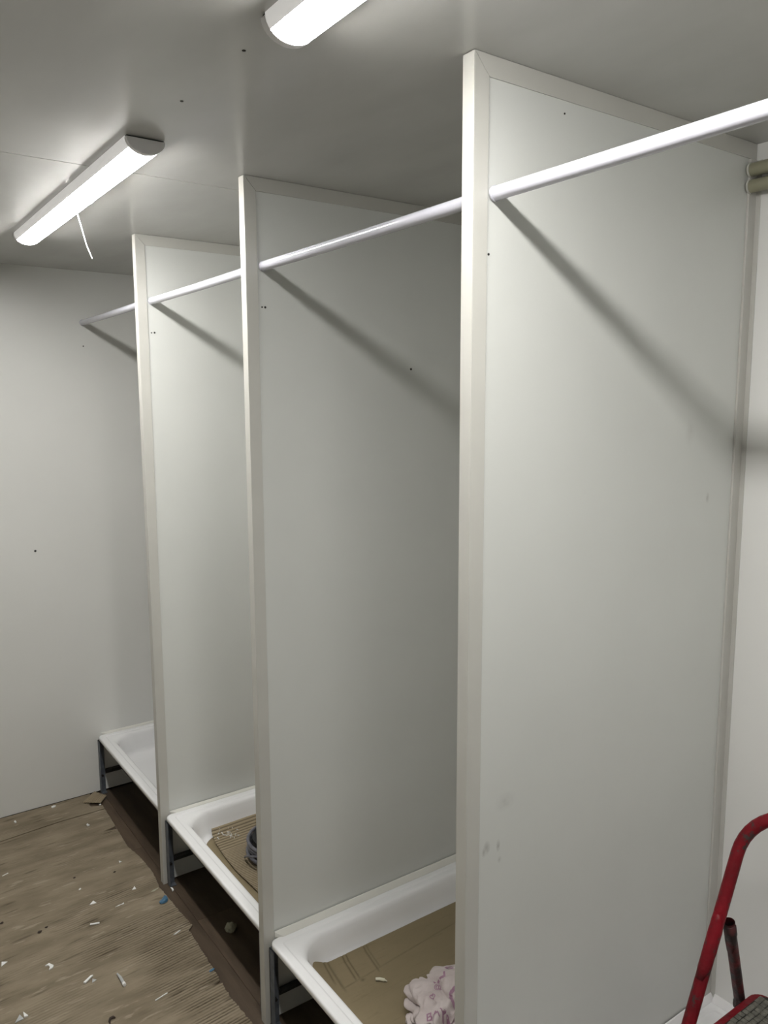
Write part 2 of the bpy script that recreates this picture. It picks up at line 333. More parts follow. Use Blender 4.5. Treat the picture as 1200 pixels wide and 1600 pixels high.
# ------------------------------------------------------------------ shower trays
def rrect(x0, x1, y0, y1, r, n=7):
    out = []
    for cx, cy, a0 in ((x1-r, y1-r, 0), (x0+r, y1-r, pi/2), (x0+r, y0+r, pi), (x1-r, y0+r, 3*pi/2)):
        for k in range(n+1):
            a = a0 + pi/2*k/n; out.append((cx+r*cos(a), cy+r*sin(a)))
    return out
def tray(Y, yend, label, ZT=.266):
    t = thing('shower_tray', label, 'shower tray', (0, Y, 0), 'white enamel shower trays')
    X0, X1, L0, L1 = .014, D-.0025, .0025, yend-Y-.0025
    bm = nb(); rings = []
    # inset, corner radius, z
    prof = [(.006, .018, ZT-.019), (.001, .021, ZT-.018), (0, .022, ZT-.016), (0, .022, ZT-.006), (.0012, .021, ZT-.002), (.0045, .019, ZT-.0003), (.008, .017, ZT), (.024, .012, ZT), (.0275, .012, ZT-.0002), (.0290, .012, ZT-.0022), (.0305, .013, ZT-.0024), (.036, .04, ZT-.0022), (.044, .062, ZT-.0026),
            (.049, .078, ZT-.0042), (.053, .088, ZT-.009), (.057, .09, ZT-.018), (.064, .09, ZT-.050), (.071, .086, ZT-.078), (.078, .08, ZT-.089), (.092, .07, ZT-.0945), (.18, .05, ZT-.0965), (.33, .03, ZT-.100)]
    for ins, r, z in prof:
        ring = []
        for x, y in rrect(X0+ins, X1-ins, L0+ins, L1-ins, r, 9):
            zz = z
            if .0 < ins < .0280 and False: zz = z
            ring.append(bm.verts.new((x, y, zz)))
        rings.append(ring)
    n = len(rings[0])
    for a, b in zip(rings, rings[1:]):
        for k in range(n): bm.faces.new((a[k], a[(k+1) % n], b[(k+1) % n], b[k]))
    bm.faces.new(rings[-1])
    o = obj('basin', bm, M['enamel'], t, smooth=True)
    sm = o.modifiers.new('solid', 'SOLIDIFY'); sm.thickness = .0022; sm.offset = -1
    for x in (.012, D-.045):
        for y, s in ((.006, 1), (yend-Y-.006, -1)):
            bm = nb(); box(bm, (x, y, 0.0), (x+.003, y+s*.026, ZT-.019)); box(bm, (x, y, 0.0), (x+.026, y+s*.003, ZT-.019))
            box(bm, (x, y, 0), (x+.026, y+s*.026, .003)); box(bm, (x+.0, y, ZT-.022), (x+.026, y+s*.026, ZT-.019))
            lg = obj('leg', bm, M['steel'], t, bevel=.0006)
            bm = nb(); tube(bm, [(x+.013, y+s*.003, .082), (x+.013, y+s*.012, .082)], .005, 6); obj('bolt', bm, M['screw'], lg)
    for y, s in ((.010, 1), (yend-Y-.010, -1)):
        bm = nb(); box(bm, (.038, y, .088), (D-.045, y+s*.003, .112)); box(bm, (.038, y, .109), (D-.045, y+s*.022, .112)); obj('frame_bar', bm, M['darksteel'], t)
    for x in (.10, D-.12):
        bm = nb(); box(bm, (x, .0135, .112), (x+.025, yend-Y-.0135, .134)); obj('cross_bar', bm, M['darksteel'], t)
    return t
tray(Y0, Y1, 'white shower tray at bottom right corner, behind the red step stool')
tray(Y1+T, Y2, 'white shower tray lined with plain brown cardboard, holding the crumpled bag')
tray(Y2+T, Y3, 'white shower tray holding fluted cardboard and the grey coil', .274)
tray(Y3+T, YW, 'empty white shower tray against the far wall', .276)
# cream sealing beads along tray edges
n_tr = 1
for (ya, yb, ZT, bh, bw) in ((Y0, Y1, .266, .018, .013), (Y1+T, Y2, .266, .018, .013), (Y2+T, Y3, .274, .009, .009), (Y3+T, YW, .276, .009, .008)):
    bm = nb(); zb, zt = ZT-.001, ZT+bh
    xs = W+.001
    prism(bm, [(yb, zb), (yb-bw, zb), (yb-bw+.0005, zb+.003), (yb-.003, zt-.001), (yb, zt)], 'x', xs, D)
    # tapered tip at the front
    for v in bm.verts:
        if abs(v.co.x-xs) < 1e-5 and v.co.y < yb-.005: v.co.x += .022
    struct('trim_%d' % n_tr, bm, M['housing' if n_tr < 3 else 'bead']); n_tr += 1
    bm = nb(); prism(bm, [(D, zb), (D-.013, zb), (D-.0125, zb+.003), (D-.003, zt-.001), (D, zt)], 'y', ya, yb-.0135)
    struct('trim_%d' % n_tr, bm, M['housing' if n_tr < 3 else 'bead']); n_tr += 1

# ------------------------------------------------------------------ cardboard on the floor
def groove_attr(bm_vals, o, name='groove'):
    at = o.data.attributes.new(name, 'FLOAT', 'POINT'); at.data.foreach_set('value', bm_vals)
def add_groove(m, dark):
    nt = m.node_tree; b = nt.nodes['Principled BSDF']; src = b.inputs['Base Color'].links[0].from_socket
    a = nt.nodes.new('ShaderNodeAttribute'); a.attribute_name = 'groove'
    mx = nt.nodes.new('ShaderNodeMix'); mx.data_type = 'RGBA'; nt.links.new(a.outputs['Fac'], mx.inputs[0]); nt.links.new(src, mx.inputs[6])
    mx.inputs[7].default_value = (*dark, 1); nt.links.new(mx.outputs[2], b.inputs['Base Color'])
add_groove(M['card'], (.070, .055, .034)); add_groove(M['card_flute'], (.085, .066, .038)); add_groove(M['card_tray'], (.085, .066, .035))     # shade painted into flutes and folds to bring out relief, plus floor dirt
def fbm(x, y, z=0, o=3):
    return noise.fractal(Vector((x, y, z)), 1.0, 2.0, o)
EDGE = [(3.58, -.03), (3.50, -.06), (3.456, -.066), (3.435, -.018), (3.328, -.021), (3.207, -.025), (3.03, -.032), (2.935, -.016), (2.795, -.010), (2.74, -.016), (2.682, -.024), (2.653, -.020), (2.513, -.014),
        (2.41, -.006), (2.392, -.025), (2.289, -.029), (2.187, -.032), (2.023, -.040), (1.894, -.032), (1.6, -.05), (1.2, -.03), (.6, -.06), (0, -.04), (-.4, -.05), (-2, -.05)]
def edge_x(y):
    for (ya, xa), (yb, xb) in zip(EDGE, EDGE[1:]):
        if yb <= y <= ya: return xa + (xb-xa)*(ya-y)/(ya-yb)
    return -.05
def smooth(a, b, v):
    t = max(0, min(1, (v-a)/(b-a))); return t*t*(3-2*t)
def sheet(name, y0, y1, label, seed, dy=.0021, far_edge=None, near_edge=None, grp='worn cardboard sheets on the corridor floor'):
    """worn corrugated board lying on the floor; flutes run along x and show where the liner is gone"""
    bm = nb(); ny = int((y1-y0)/dy); nx = 96; rows = []; per = .0115; gr = []; K = 30
    for j in range(ny+1):
        y = y0 + (y1-y0)*j/ny; row = []
        xr = edge_x(y) + .0035*noise.noise(Vector((seed, y*60, 0))) + .002*noise.noise(Vector((seed, y*200, 3)))
        if abs(y-3.208) < .013: xr -= .060*(1-abs(y-3.208)/.013)          # the torn notch
        if abs(y-2.099) < .006: xr -= .030*(1-abs(y-2.099)/.006)
        xl = XL+.01
        for i in range(nx+1):
            u = i/nx; u = 1-(1-u)**1.5; xx = xl + (xr-xl)*u
            yy = y
            if far_edge and j > ny-K: yy = y - far_edge(xx)*(j-(ny-K))/K
            if near_edge and j < K: yy = y + near_edge(xx)*(K-j)/K
            yg = yy - .09*xx                                             # the board lies slightly turned
            mk = noise.noise(Vector((xx*1.8+seed, yg*3.4, .7)))*.55 + .40*noise.noise(Vector((xx*4, yg*11, 4.1)))
            right = smooth(-.50, -.08, xx)*smooth(2.80, 2.35, yy)*.62 + .62*smooth(-.27, -.12, xx)*math.exp(-((yg-2.745)/.040)**2)
            e = smooth(.28, .62, mk*.8+right+.02) + .30*smooth(.0, .5, noise.noise(Vector((xx*3+9, yg*8, seed))))
            ph = 2*pi*(yg + .0010*noise.noise(Vector((xx*9, yg*8, 1))))/per
            line = round(yg/per)
            brk = max(0, min(1, .62+.9*noise.noise(Vector((xx*9+line*5.3, line*7.7, 9)))))
            c = cos(ph)
            z = .0058 + .0019*min(1, e)*(c*brk-.4) + .0005*noise.noise(Vector((xx*35, yg*100, 2))) + .0012*max(0, fbm(xx*3, yy*5, seed))
            # short crushed dents elsewhere
            dn = smooth(.42, .62, noise.noise(Vector((xx*9, yg*70, seed*2)))); z -= .0008*dn
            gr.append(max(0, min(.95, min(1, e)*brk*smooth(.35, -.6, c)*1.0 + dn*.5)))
            if y1 - y < .012 and far_edge: z += .002*smooth(.012, 0, y1-y)
            row.append(bm.verts.new((xx, yy, z)))
        rows.append(row)
    for a, b in zip(rows, rows[1:]):
        for i in range(nx): bm.faces.new((a[i], a[i+1], b[i+1], b[i]))
    loop = [r[-1] for r in rows]; low = [bm.verts.new((v.co.x, v.co.y, .0003)) for v in loop]; gr += [.6]*len(low)
    for i in range(len(loop)-1): bm.faces.new((loop[i], low[i], low[i+1], loop[i+1]))
    for row, fl in ((rows[0], 1), (rows[-1], 0)):
        low = [bm.verts.new((v.co.x, v.co.y, .0003)) for v in row]; gr += [.8]*len(low)
        for i in range(nx): bm.faces.new((row[i], low[i], low[i+1], row[i+1]) if fl else (row[i+1], low[i+1], low[i], row[i]))
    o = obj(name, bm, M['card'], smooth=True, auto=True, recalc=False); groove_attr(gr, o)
    return tag(o, label, 'cardboard', grp)
seam = lambda x: max(0, .035*smooth(-.10, -.9, x)*1.2 + .004*noise.noise(Vector((x*8, 0, 0))))
def seam_near(x): return 0
sheet('cardboard_sheet', 3.4005, YW-.004, 'narrow strip of worn cardboard on the floor along the foot of the far wall', 3., near_edge=lambda x: -.030*smooth(-.15, -.6, x))
sheet('cardboard_sheet', .9, 3.392, 'large worn brown cardboard sheet on the corridor floor, flutes showing through', 11., far_edge=lambda x: .030*smooth(-.15, -.6, x)+.0025)
sheet('cardboard_sheet', -1.2, .895, 'worn cardboard sheet on the corridor floor continuing out of the frame', 23., dy=.0044)

# small loose corrugated scrap
def flute_patch(corners, nx, ny, flutes, amp, base, curl=0., z0=0):
    """corners: quad a,b,c,d (a-b first edge); flutes run parallel to a-b"""
    a, b, c, d = [Vector(p) for p in corners]; bm = nb(); rows = []; global FG; FG = []
    for j in range(ny+1):
        v = j/ny; row = []
        for i in range(nx+1):
            u = i/nx; p = (a*(1-u)+b*u)*(1-v) + (d*(1-u)+c*u)*v
            jit = .0 if 0 < i < nx else .002*noise.noise(Vector((v*25, u*9, 1)))
            z = base + amp*cos(2*pi*flutes*v + .4*noise.noise(Vector((u*3, v*4, 2)))) + curl*(2*u-1)**2 + p.z
            row.append(bm.verts.new((p.x+jit, p.y, z))); FG.append(.9*smooth(.0, -.9, cos(2*pi*flutes*v)))
        rows.append(row)
    for A, B in zip(rows, rows[1:]):
        for i in range(nx): bm.faces.new((A[i], A[i+1], B[i+1], B[i]))
    return bm
bm = flute_patch([(-.085, 3.50, .006), (-.016, 3.566, .010), (.020, 3.500, .008), (-.020, 3.448, .007)], 14, 110, 9, .0022, .004)
o = obj('cardboard_scrap', bm, M['card_flute'], smooth=True); groove_attr(FG, o); s = o.modifiers.new('solid', 'SOLIDIFY'); s.thickness = .0016
tag(o, 'small torn piece of ribbed cardboard lying near the foot of the far tray', 'cardboard')

# ------------------------------------------------------------------ linings inside the trays
def lining(Yo, yend, inset, z0, rad, wav, label_mat, xcut=None):
    X0, X1 = .014+inset, D-.0025-inset; L0, L1 = .0025+inset, yend-Yo-.0025-inset
    bm = nb(); c = Vector(((X0+X1)/2, (L0+L1)/2)); out = rrect(X0, X1, L0, L1, rad, 8); NR = 46; rings = []
    for k in range(1, NR+1):
        f = k/NR; ring = []
        for (x, y) in out:
            px, py = c.x+(x-c.x)*f, c.y+(y-c.y)*f
            ring.append(bm.verts.new((px, py, wav(px, py, f))))
        rings.append(ring)
    n = len(out); cv = bm.verts.new((c.x, c.y, wav(c.x, c.y, 0)))
    for k in range(n): bm.faces.new((cv, rings[0][k], rings[0][(k+1) % n]))
    for A, B in zip(rings, rings[1:]):
        for k in range(n): bm.faces.new((A[k], B[k], B[(k+1) % n], A[(k+1) % n]))
    return bm
# a finer rectangular grid reads the folds better than rings: cardboard in the second stall
def grid_lining(Yo, yend, inset, wav, cells, rad=.085, inside=None):
    X0, X1 = .014+inset, D-.0025-inset; L0, L1 = .0025+inset, yend-Yo-.0025-inset
    bm = nb(); nx = int((X1-X0)/cells); ny = int((L1-L0)/cells); V = {}
    for i in range(nx+1):
        for j in range(ny+1):
            x, y = X0+(X1-X0)*i/nx, L0+(L1-L0)*j/ny
            # pull corner points onto the rounded corner
            cx = X0+rad if x < X0+rad else (X1-rad if x > X1-rad else x); cy = L0+rad if y < L0+rad else (L1-rad if y > L1-rad else y)
            dx, dy = x-cx, y-cy
            if dx and dy:
                mlen = max(abs(dx), abs(dy)); l = math.hypot(dx, dy); s_ = mlen/l; dx, dy = dx*s_, dy*s_
            x, y = cx+dx, cy+dy; V[i, j] = bm.verts.new((x, y, wav(x, y)))
    for i in range(nx):
        for j in range(ny): bm.faces.new((V[i, j], V[i+1, j], V[i+1, j+1], V[i, j+1]))
    return bm
def gl(v, c, w_): return math.exp(-((v-c)/w_)**2)
def folds1(x, yy):
    f = 0
    f = max(f, .9*gl(x-.16*(yy-1.72), .198, .0030)*smooth(1.66, 1.69, yy), .9*gl(x-.16*(yy-1.72), .210, .0026)*smooth(1.66, 1.69, yy))
    f = max(f, .75*gl(x-.16*(yy-1.72), .272, .0030)*smooth(1.655, 1.68, yy), .5*gl(x-.16*(yy-1.72), .282, .0026)*smooth(1.67, 1.69, yy))
    f = max(f, .7*gl(x-.10*(yy-1.72), .150, .0040)*smooth(1.64, 1.68, yy), .8*gl(x-.10*(yy-1.72), .136, .0035)*smooth(1.68, 1.72, yy))
    f = max(f, .55*gl(yy-.08*(x-.2), 1.672, .0026)*smooth(.13, .16, x)*(.5+.5*smooth(-.2, .3, noise.noise(Vector((x*16, 1, 0))))))
    f = max(f, .6*gl(x, .56, .003)*smooth(1.50, 1.46, yy), .6*gl(yy, 1.36, .003))
    f = max(f, .8*math.exp(-((x-.206)/.006)**2-((yy-1.665)/.005)**2))
    return f
def wav1(x, y):
    yy = y+Y1+T; z = .1770 - .0016*folds1(x, yy)
    z += .0012*noise.noise(Vector((x*5, yy*5, 0))) + .026*smooth(.17, .095, x)*smooth(1.68, 1.775, yy) + .006*smooth(.12, .095, x) + .0045*smooth(1.755, 1.775, yy)
    return z
bm = grid_lining(Y1+T, Y2, .083, wav1, .0028, rad=.022)
gr = [.8*folds1(v.co.x, v.co.y+Y1+T) for v in bm.verts]
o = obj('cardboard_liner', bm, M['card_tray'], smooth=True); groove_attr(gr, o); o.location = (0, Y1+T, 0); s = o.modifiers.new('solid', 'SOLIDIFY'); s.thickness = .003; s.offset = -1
tag(o, 'plain brown flattened cardboard lying in the tray under the crumpled bag', 'cardboard')
bm = grid_lining(Y2+T, Y3, .092, lambda x, y: .1845+.001*noise.noise(Vector((x*5, y*5, 2))), .02)
o = obj('cardboard_liner', bm, M['card_tray'], smooth=True); o.location = (0, Y2+T, 0); s = o.modifiers.new('solid', 'SOLIDIFY'); s.thickness = .0015; s.offset = -1
tag(o, 'smooth cardboard beneath the fluted sheet in the tray with the coil', 'cardboard')
# fluted sheet lying over it
def flute_sheet():
    bm = nb(); rows = []; nyr, nx = 460, 40; gr = []
    left = [(2.655, .174), (2.60, .156), (2.547, .145), (2.45, .136), (2.34, .132), (2.19, .140), (2.08, .150), (1.96, .165)]
    def lx(y):
        for (ya, xa), (yb, xb) in zip(left, left[1:]):
            if yb <= y <= ya: return xa+(xb-xa)*(ya-y)/(ya-yb)
        return .13
    for j in range(nyr+1):
        y = 1.97+(2.640-1.97)*j/nyr; row = []; a = lx(y)+.0015*noise.noise(Vector((y*90, 0, 0)))
        wide = smooth(2.46, 2.50, y)
        for i in range(nx+1):
            u = i/nx; x = a+(.735-a)*u
            yw = y+.0016*noise.noise(Vector((x*6, y*9, 1)))-.02*x
            m_ = max(.15, min(1, .75+.8*noise.noise(Vector((x*4, y*7, 3)))))
            c = cos(2*pi*yw/.0092)*(1-wide)+cos(2*pi*yw/.0165)*wide
            z = .1930 + (.0014+.0012*wide)*m_*c + .0016*noise.noise(Vector((x*6, y*5, 8))) + .010*smooth(2.58, 2.64, y)
            gr.append(m_*.95*smooth(.2, -.8, c)); row.append(bm.verts.new((x, y, z)))
        rows.append(row)
    for A, B in zip(rows, rows[1:]):
        for i in range(nx): bm.faces.new((A[i], A[i+1], B[i+1], B[i]))
    return bm, gr
bm, gr = flute_sheet()
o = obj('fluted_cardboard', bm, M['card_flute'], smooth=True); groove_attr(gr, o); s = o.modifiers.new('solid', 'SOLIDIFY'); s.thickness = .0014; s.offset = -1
tag(o, 'ribbed corrugated cardboard sheet lying in the tray under the grey coil', 'cardboard')

# grey cable coil, mostly behind the middle partition's post
t = thing('cable_coil', 'grey cable coil on the ribbed cardboard, half hidden behind the middle partition', 'cable', (.302, 2.345, .1985))
for k in range(5):
    bm = nb(); r0 = .106+.006*sin(k*2.1); zz = .008+.0125*k; ph = k*1.3
    ring = [(r0*cos(a)+.003*cos(ph), r0*sin(a)*1.02+.003*sin(ph), zz+.0035*sin(a+ph)) for a in [2*pi*i/44 for i in range(44)]]
    tube(bm, ring+[ring[0], ring[1]], .0062, 8, cap=False); obj('cable_loop', bm, M['coil'], t, smooth=True)
bm = nb(); R = [[bm.verts.new((rr*cos(2*pi*k/40), rr*sin(2*pi*k/40), z)) for k in range(40)] for rr, z in ((.092, .004), (.094, .070), (.082, .070), (.080, .004))]
for A, B in zip(R, R[1:]+R[:1]):
    for k in range(40): bm.faces.new((A[k], A[(k+1) % 40], B[(k+1) % 40], B[k]))
obj('inner_band', bm, M['coilblack'], t, smooth=True, auto=True, label='black band inside the loops')
bm = nb(); tube(bm, [(-.118, .035, .006), (-.127, .0, .030), (-.125, -.045, .050), (-.112, -.075, .060), (-.09, -.09, .066)], .004, 8); obj('loose_end', bm, M['coil'], t, smooth=True)

# ------------------------------------------------------------------ crumpled bag with pink print
def bag_mesh():
    bm = nb(); bmesh.ops.create_icosphere(bm, subdivisions=6, radius=1)
    for v in bm.verts:
        p = v.co.copy(); n = p.normalized()
        q = Vector((p.x*1.3, p.y*1.3, p.z*1.1))
        ridge = 1-abs(noise.noise(q*1.05+Vector((3.1, .4, 1.2))))*2
        ridge2 = 1-abs(noise.noise(q*2.4+Vector((8.1, 2.4, 5.2))))*2
        soft = noise.noise(q*1.1+Vector((1, 7, 3)))
        q2 = q + Vector((noise.noise(q*1.3), noise.noise(q*1.3+Vector((5, 5, 5))), noise.noise(q*1.3+Vector((9, 2, 7)))))*.45
        n1 = noise.noise(q2*1.25+Vector((2.2, 4.1, .3))); n2 = noise.noise(q2*2.6+Vector((6.2, 1.1, 3.3))); n3 = noise.noise(q2*5.2+Vector((1.2, 9.1, 3.3)))
        r = 1+.16*(ridge-.6)+.20*soft - .17*math.exp(-(n1/.045)**2) + .30*abs(n1) - .07*math.exp(-(n2/.05)**2) + .12*abs(n2) + .035*abs(n3)
        x, y, z = n.x*r*.128, n.y*r*.120, n.z*r*.058
        # a deep fold across and a hollow on the right
        dfold = (y+.022-.25*x)/.010; z -= .026*math.exp(-dfold*dfold)*smooth(-.11, -.07, x)*(1-smooth(-.005, .03, x))*smooth(-.02, .03, z)
        hx, hy = (x-.058)/.020, (y+.038)/.030; z -= .045*math.exp(-hx*hx-hy*hy)*smooth(-.01, .03, z)
        z += .030*math.exp(-((x-.045)/.060)**2-((y-.060)/.035)**2)*(1 if z > 0 else 0)
        z = max(z, -.030)
        v.co = (x, y, z+.030)
    return bm
BX, BY, BZ = .322, 1.392, .1805
t = thing('crumpled_bag', 'crumpled white bag with pink print lying in the cardboard-lined tray', 'bag', (BX, BY, BZ))
bm = bag_mesh(); bvh = BVHTree.FromBMesh(bm); bo = obj('bag_body', bm, M['bag'], t, smooth=True)
def print_text(body, size, cx, cy, rot, sx=1.):
    cu = bpy.data.curves.new('t', 'FONT'); cu.body = body; cu.size = size; cu.align_x = 'CENTER'; cu.align_y = 'CENTER'; cu.offset = size*.015
    to = bpy.data.objects.new('t', cu); COL.objects.link(to)
    dg = bpy.context.evaluated_depsgraph_get(); me = bpy.data.meshes.new_from_object(to.evaluated_get(dg))
    b = nb(); b.from_mesh(me); bpy.data.objects.remove(to); bpy.data.curves.remove(cu); bpy.data.meshes.remove(me)
    bmesh.ops.triangulate(b, faces=b.faces)
    for _ in range(2):
        lng = [e for e in b.edges if e.calc_length() > .003]
        if lng: bmesh.ops.subdivide_edges(b, edges=lng, cuts=2); bmesh.ops.triangulate(b, faces=b.faces)
    c, s_ = cos(rot), sin(rot); kill = []
    for v in b.verts:
        x, y = v.co.x*sx, v.co.y; x, y = x*c-y*s_+cx, x*s_+y*c+cy
        hit = bvh.ray_cast(Vector((x, y, 1)), Vector((0, 0, -1)))
        if hit[0] is None: kill.append(v); v.co = (x, y, .05)
        else: v.co = hit[0] + hit[1]*.0009
    if kill: bmesh.ops.delete(b, geom=kill, context='VERTS')
    return obj('printed_mark', b, M['pink'], t, recalc=False)
RT = -.62      # text reads roughly along the picture's horizontal
for a in (('BAY', .028, -.088, -.020, RT), ('M', .042, -.060, -.050, RT), ('C', .070, -.012, -.012, RT-1.2), ('@', .020, -.030, .045, RT), ('O', .020, -.060, .030, RT),
          ('E', .045, .035, .078, RT+.1), ('4', .030, .075, .052, RT), ('L', .044, -.010, .060, RT+1.6), ('IY', .022, .02, .018, RT), ('S', .03, .085, .0, RT), ('A', .03, -.03, -.095, RT), ('B', .03, .03, -.085, RT)):
    print_text(*a)

# ------------------------------------------------------------------ red step stool
SX, SY = .0, .0
t = thing('step_stool', 'old red tubular step stool with a handle hoop and a dark rubber tread, bottom right', 'step stool', (.40, .62, .176))
O = Vector((.40, .62, .176))
def leg_pt(z, y): return Vector((.430+(z-.509)*.447, y, z)) - O
yA, yB, rb, zt = .805, .405, .115, .955
hoop = []
kz = 1/math.hypot(.452, 1)
for z in (.190, .30, .45, .60, .70, .78): hoop.append(leg_pt(z, yA))
zc = zt - rb*kz
for k in range(11):
    a = pi/2*k/10; hoop.append(leg_pt(zc + rb*kz*sin(a), yA - rb*(1-cos(a))))
for k in range(11):
    a = pi/2*(1-k/10); hoop.append(leg_pt(zc + rb*kz*sin(a), yB + rb*(1-cos(a))))
for z in (.78, .70, .60, .45, .30, .190): hoop.append(leg_pt(z, yB))
bm = nb(); tube(bm, hoop, .0135, 18, flat=.86)
obj('handle_hoop', bm, M['red'], t, smooth=True, auto=True)
for y, s in ((yA, -1), (yB, 1)):
    top = Vector((.556, y+s*-.0, .708)) - O; foot = Vector((.716, y, .186)) - O
    top.y += s*.006; bm = nb()
    tube(bm, [top, top.lerp(foot, .1), top.lerp(foot, .35), top.lerp(foot, .7), foot], .0118, 16, cap=False)
    tube(bm, [foot, top.lerp(foot, .7), top.lerp(foot, .35), top.lerp(foot, .1), top+Vector((0, 0, .0))], .0100, 16, cap=False)
    lg = obj('rear_leg', bm, M['dred'], t, smooth=True, auto=True, label='worn dark rear leg tube, open at the top')
    # flange folded round the top of the leg and riveted to the hoop
    d = (foot-top).normalized(); bm = nb(); R = []
    side = Vector((0, 1, 0)); nrm = d.cross(side).normalized()
    if nrm.x > 0: nrm = -nrm
    for h, wd in ((.004, 1.0), (.03, 1.0), (.055, .55), (.075, .1)):
        row = []
        for k in range(11):
            a = -pi*.62+pi*1.24*k/10; a *= max(.25, wd); row.append(bm.verts.new(top + d*h + (nrm*cos(a)+side*sin(a))*.0135))
        R.append(row)
    for A_, B_ in zip(R, R[1:]):
        for k in range(10): bm.faces.new((A_[k], A_[k+1], B_[k+1], B_[k]))
    fo = obj('hinge_flange', bm, M['dred'], t, smooth=True); s_ = fo.modifiers.new('solid', 'SOLIDIFY'); s_.thickness = .0018
    bm = nb(); c1 = leg_pt(.712, y); tube(bm, [c1, c1+Vector((.016, 0, -.002))], .006, 10); obj('rivet', bm, M['darksteel'], t, smooth=True, auto=True)
    # collar plate on the front tube
    bm = nb(); R = []
    u = Vector((.452, 0, 1)).normalized(); nn = Vector((-1, 0, .452)).normalized()
    for z_, wd in ((.735, .35), (.72, .7), (.70, .95), (.66, .95), (.63, .6), (.61, .3)):
        row = [bm.verts.new(leg_pt(z_, y) + (nn*cos(a*wd)+side*sin(a*wd))*.0138) for a in [(-pi*.7+pi*1.4*k/12) for k in range(13)]]
        R.append(row)
    for A_, B_ in zip(R, R[1:]):
        for k in range(12): bm.faces.new((A_[k], A_[k+1], B_[k+1], B_[k]))
    fo = obj('collar_plate', bm, M['red'], t, smooth=True); s_ = fo.modifiers.new('solid', 'SOLIDIFY'); s_.thickness = .0008
    for p, r_ in ((leg_pt(.182, y), .017), (foot, .0155)):
        bm = nb(); tube(bm, [(p.x, p.y, -.0), (p.x, p.y, .022), (p.x, p.y, .026)], [r_, r_*.95, r_*.7], 14); obj('rubber_foot', bm, M['coilblack'], t, smooth=True, auto=True)
# tread: red pan with rubber mat of small worn blocks
ZTR = .510; ya, yb_ = yB+.018, yA-.018; xa, xb = .400, .662
bm = nb(); prism(bm, [(x+0, y) for x, y in rrect(xa, xb, ya, yb_, .030, 6)], 'z', ZTR-O.z-.022, ZTR-O.z)
for v in bm.verts: v.co.x -= O.x; v.co.y -= O.y
pan = obj('tread_pan', bm, M['red'], t, bevel=.003)
mi = .016
bm = nb(); prism(bm, rrect(xa+mi, xb-.004, ya+mi, yb_-mi, .024, 6), 'z', ZTR-O.z, ZTR-O.z+.0022)
for v in bm.verts: v.co.x -= O.x; v.co.y -= O.y
mat_o = obj('rubber_mat', bm, M['groove'], t)
bm = nb(); cs = .0128; nx_, ny_ = int((xb-xa-mi-.008)/cs), int((yb_-ya-2*mi)/cs)
for i in range(nx_):
    for j in range(ny_):
        cx, cy = xa+mi+.001+(i+.5)*cs+.0008*random.uniform(-1, 1), yb_-mi-.001-(j+.5)*cs+.0008*random.uniform(-1, 1)
        # offset interlock of neighbouring blocks
        cx += .0012*sin(j*.9+i*.6); cy += .0012*sin(i*.8+j*.4)
        if (cx > xb-.03 and cy > yb_-.03) and math.hypot(cx-(xb-.034), cy-(yb_-.034)) > .026: continue
        h = .0030+.0007*random.random(); q = .0057; vv = []
        for z_, g_ in ((ZTR+.0020, q), (ZTR+h, q*.93), (ZTR+h+.0007, q*.7)):
            vv.append([bm.verts.new((cx+sx_*g_+.0006*random.uniform(-1, 1)-O.x, cy+sy_*g_-O.y, z_-O.z)) for sx_, sy_ in ((-1, -1), (1, -1), (1, 1), (-1, 1))])
        for A_, B_ in zip(vv, vv[1:]):
            for k in range(4): bm.faces.new((A_[k], A_[(k+1) % 4], B_[(k+1) % 4], B_[k]))
        bm.faces.new(vv[-1])
blk = obj('tread_block', bm, M['rubber'], t, smooth=True); blk['kind'] = 'stuff'
bm = nb(); tube(bm, [Vector((.625, yA-.02, .478))-O, Vector((.625, yB+.02, .478))-O], .008, 12); obj('cross_bar', bm, M['dred'], t, smooth=True, auto=True)
for y in (yA, yB):
    bm = nb(); tube(bm, [Vector((.622, y-.016 if y == yA else y+.016, .489))-O, Vector((.607, y, .494))-O], .0105, 10)
    obj('tread_bracket', bm, M['dred'], t, smooth=True, auto=True)

# ------------------------------------------------------------------ small litter on the floor
def poly(name, pts, h, material, loc, rz, label, cat='offcut', group='white plastic offcuts scattered on the floor', tilt=0., parent=None):
    bm = nb(); prism(bm, pts, 'z', 0, h)
    if tilt:
        for v in bm.verts: v.co.z += abs(v.co.x)*tilt
    o = obj(name, bm, material, parent, bevel=min(.0006, h*.2)); o.location = loc; o.rotation_euler = (0, 0, rz)
    if label: tag(o, label, cat, group)
    return o
PL = M['plastic']; ZF = .0062
tri = lambda a, b: [(-a, -b*.5), (a, -b*.4), (a*.25, b*.6)]
bar = lambda a, b: [(-a, -b), (a, -b*.8), (a, b), (-a, b*.8)]
poly('plastic_offcut', tri(.007, .019), .002, PL, (-.102, 2.736, ZF), -0.3, 'white plastic triangle on the cardboard left of the farthest partition post')
poly('plastic_offcut', tri(.012, .018), .002, PL, (-.252, 2.736, ZF), -.15, 'white plastic triangle lying flat above the short white bar')
poly('plastic_offcut', [(-.016, -.003), (-.002, -.001), (.004, .001), (.015, .002), (.016, .010), (.006, .004), (-.004, .003)], .0015, PL, (-.177, 2.664, ZF), -0.13, 'thin broken white sliver between the blue scrap and the white triangles')
poly('plastic_offcut', bar(.0155, .0038), .003, PL, (-.279, 2.611, ZF), -0.4, 'short straight white bar of plastic on the cardboard')
poly('plastic_offcut', [(-.012, -.006), (-.003, -.006), (.016, .007), (.010, .007)], .003, PL, (-.066, 2.400, ZF), -0.15, 'white wedge-shaped chip near the torn right edge of the large cardboard')
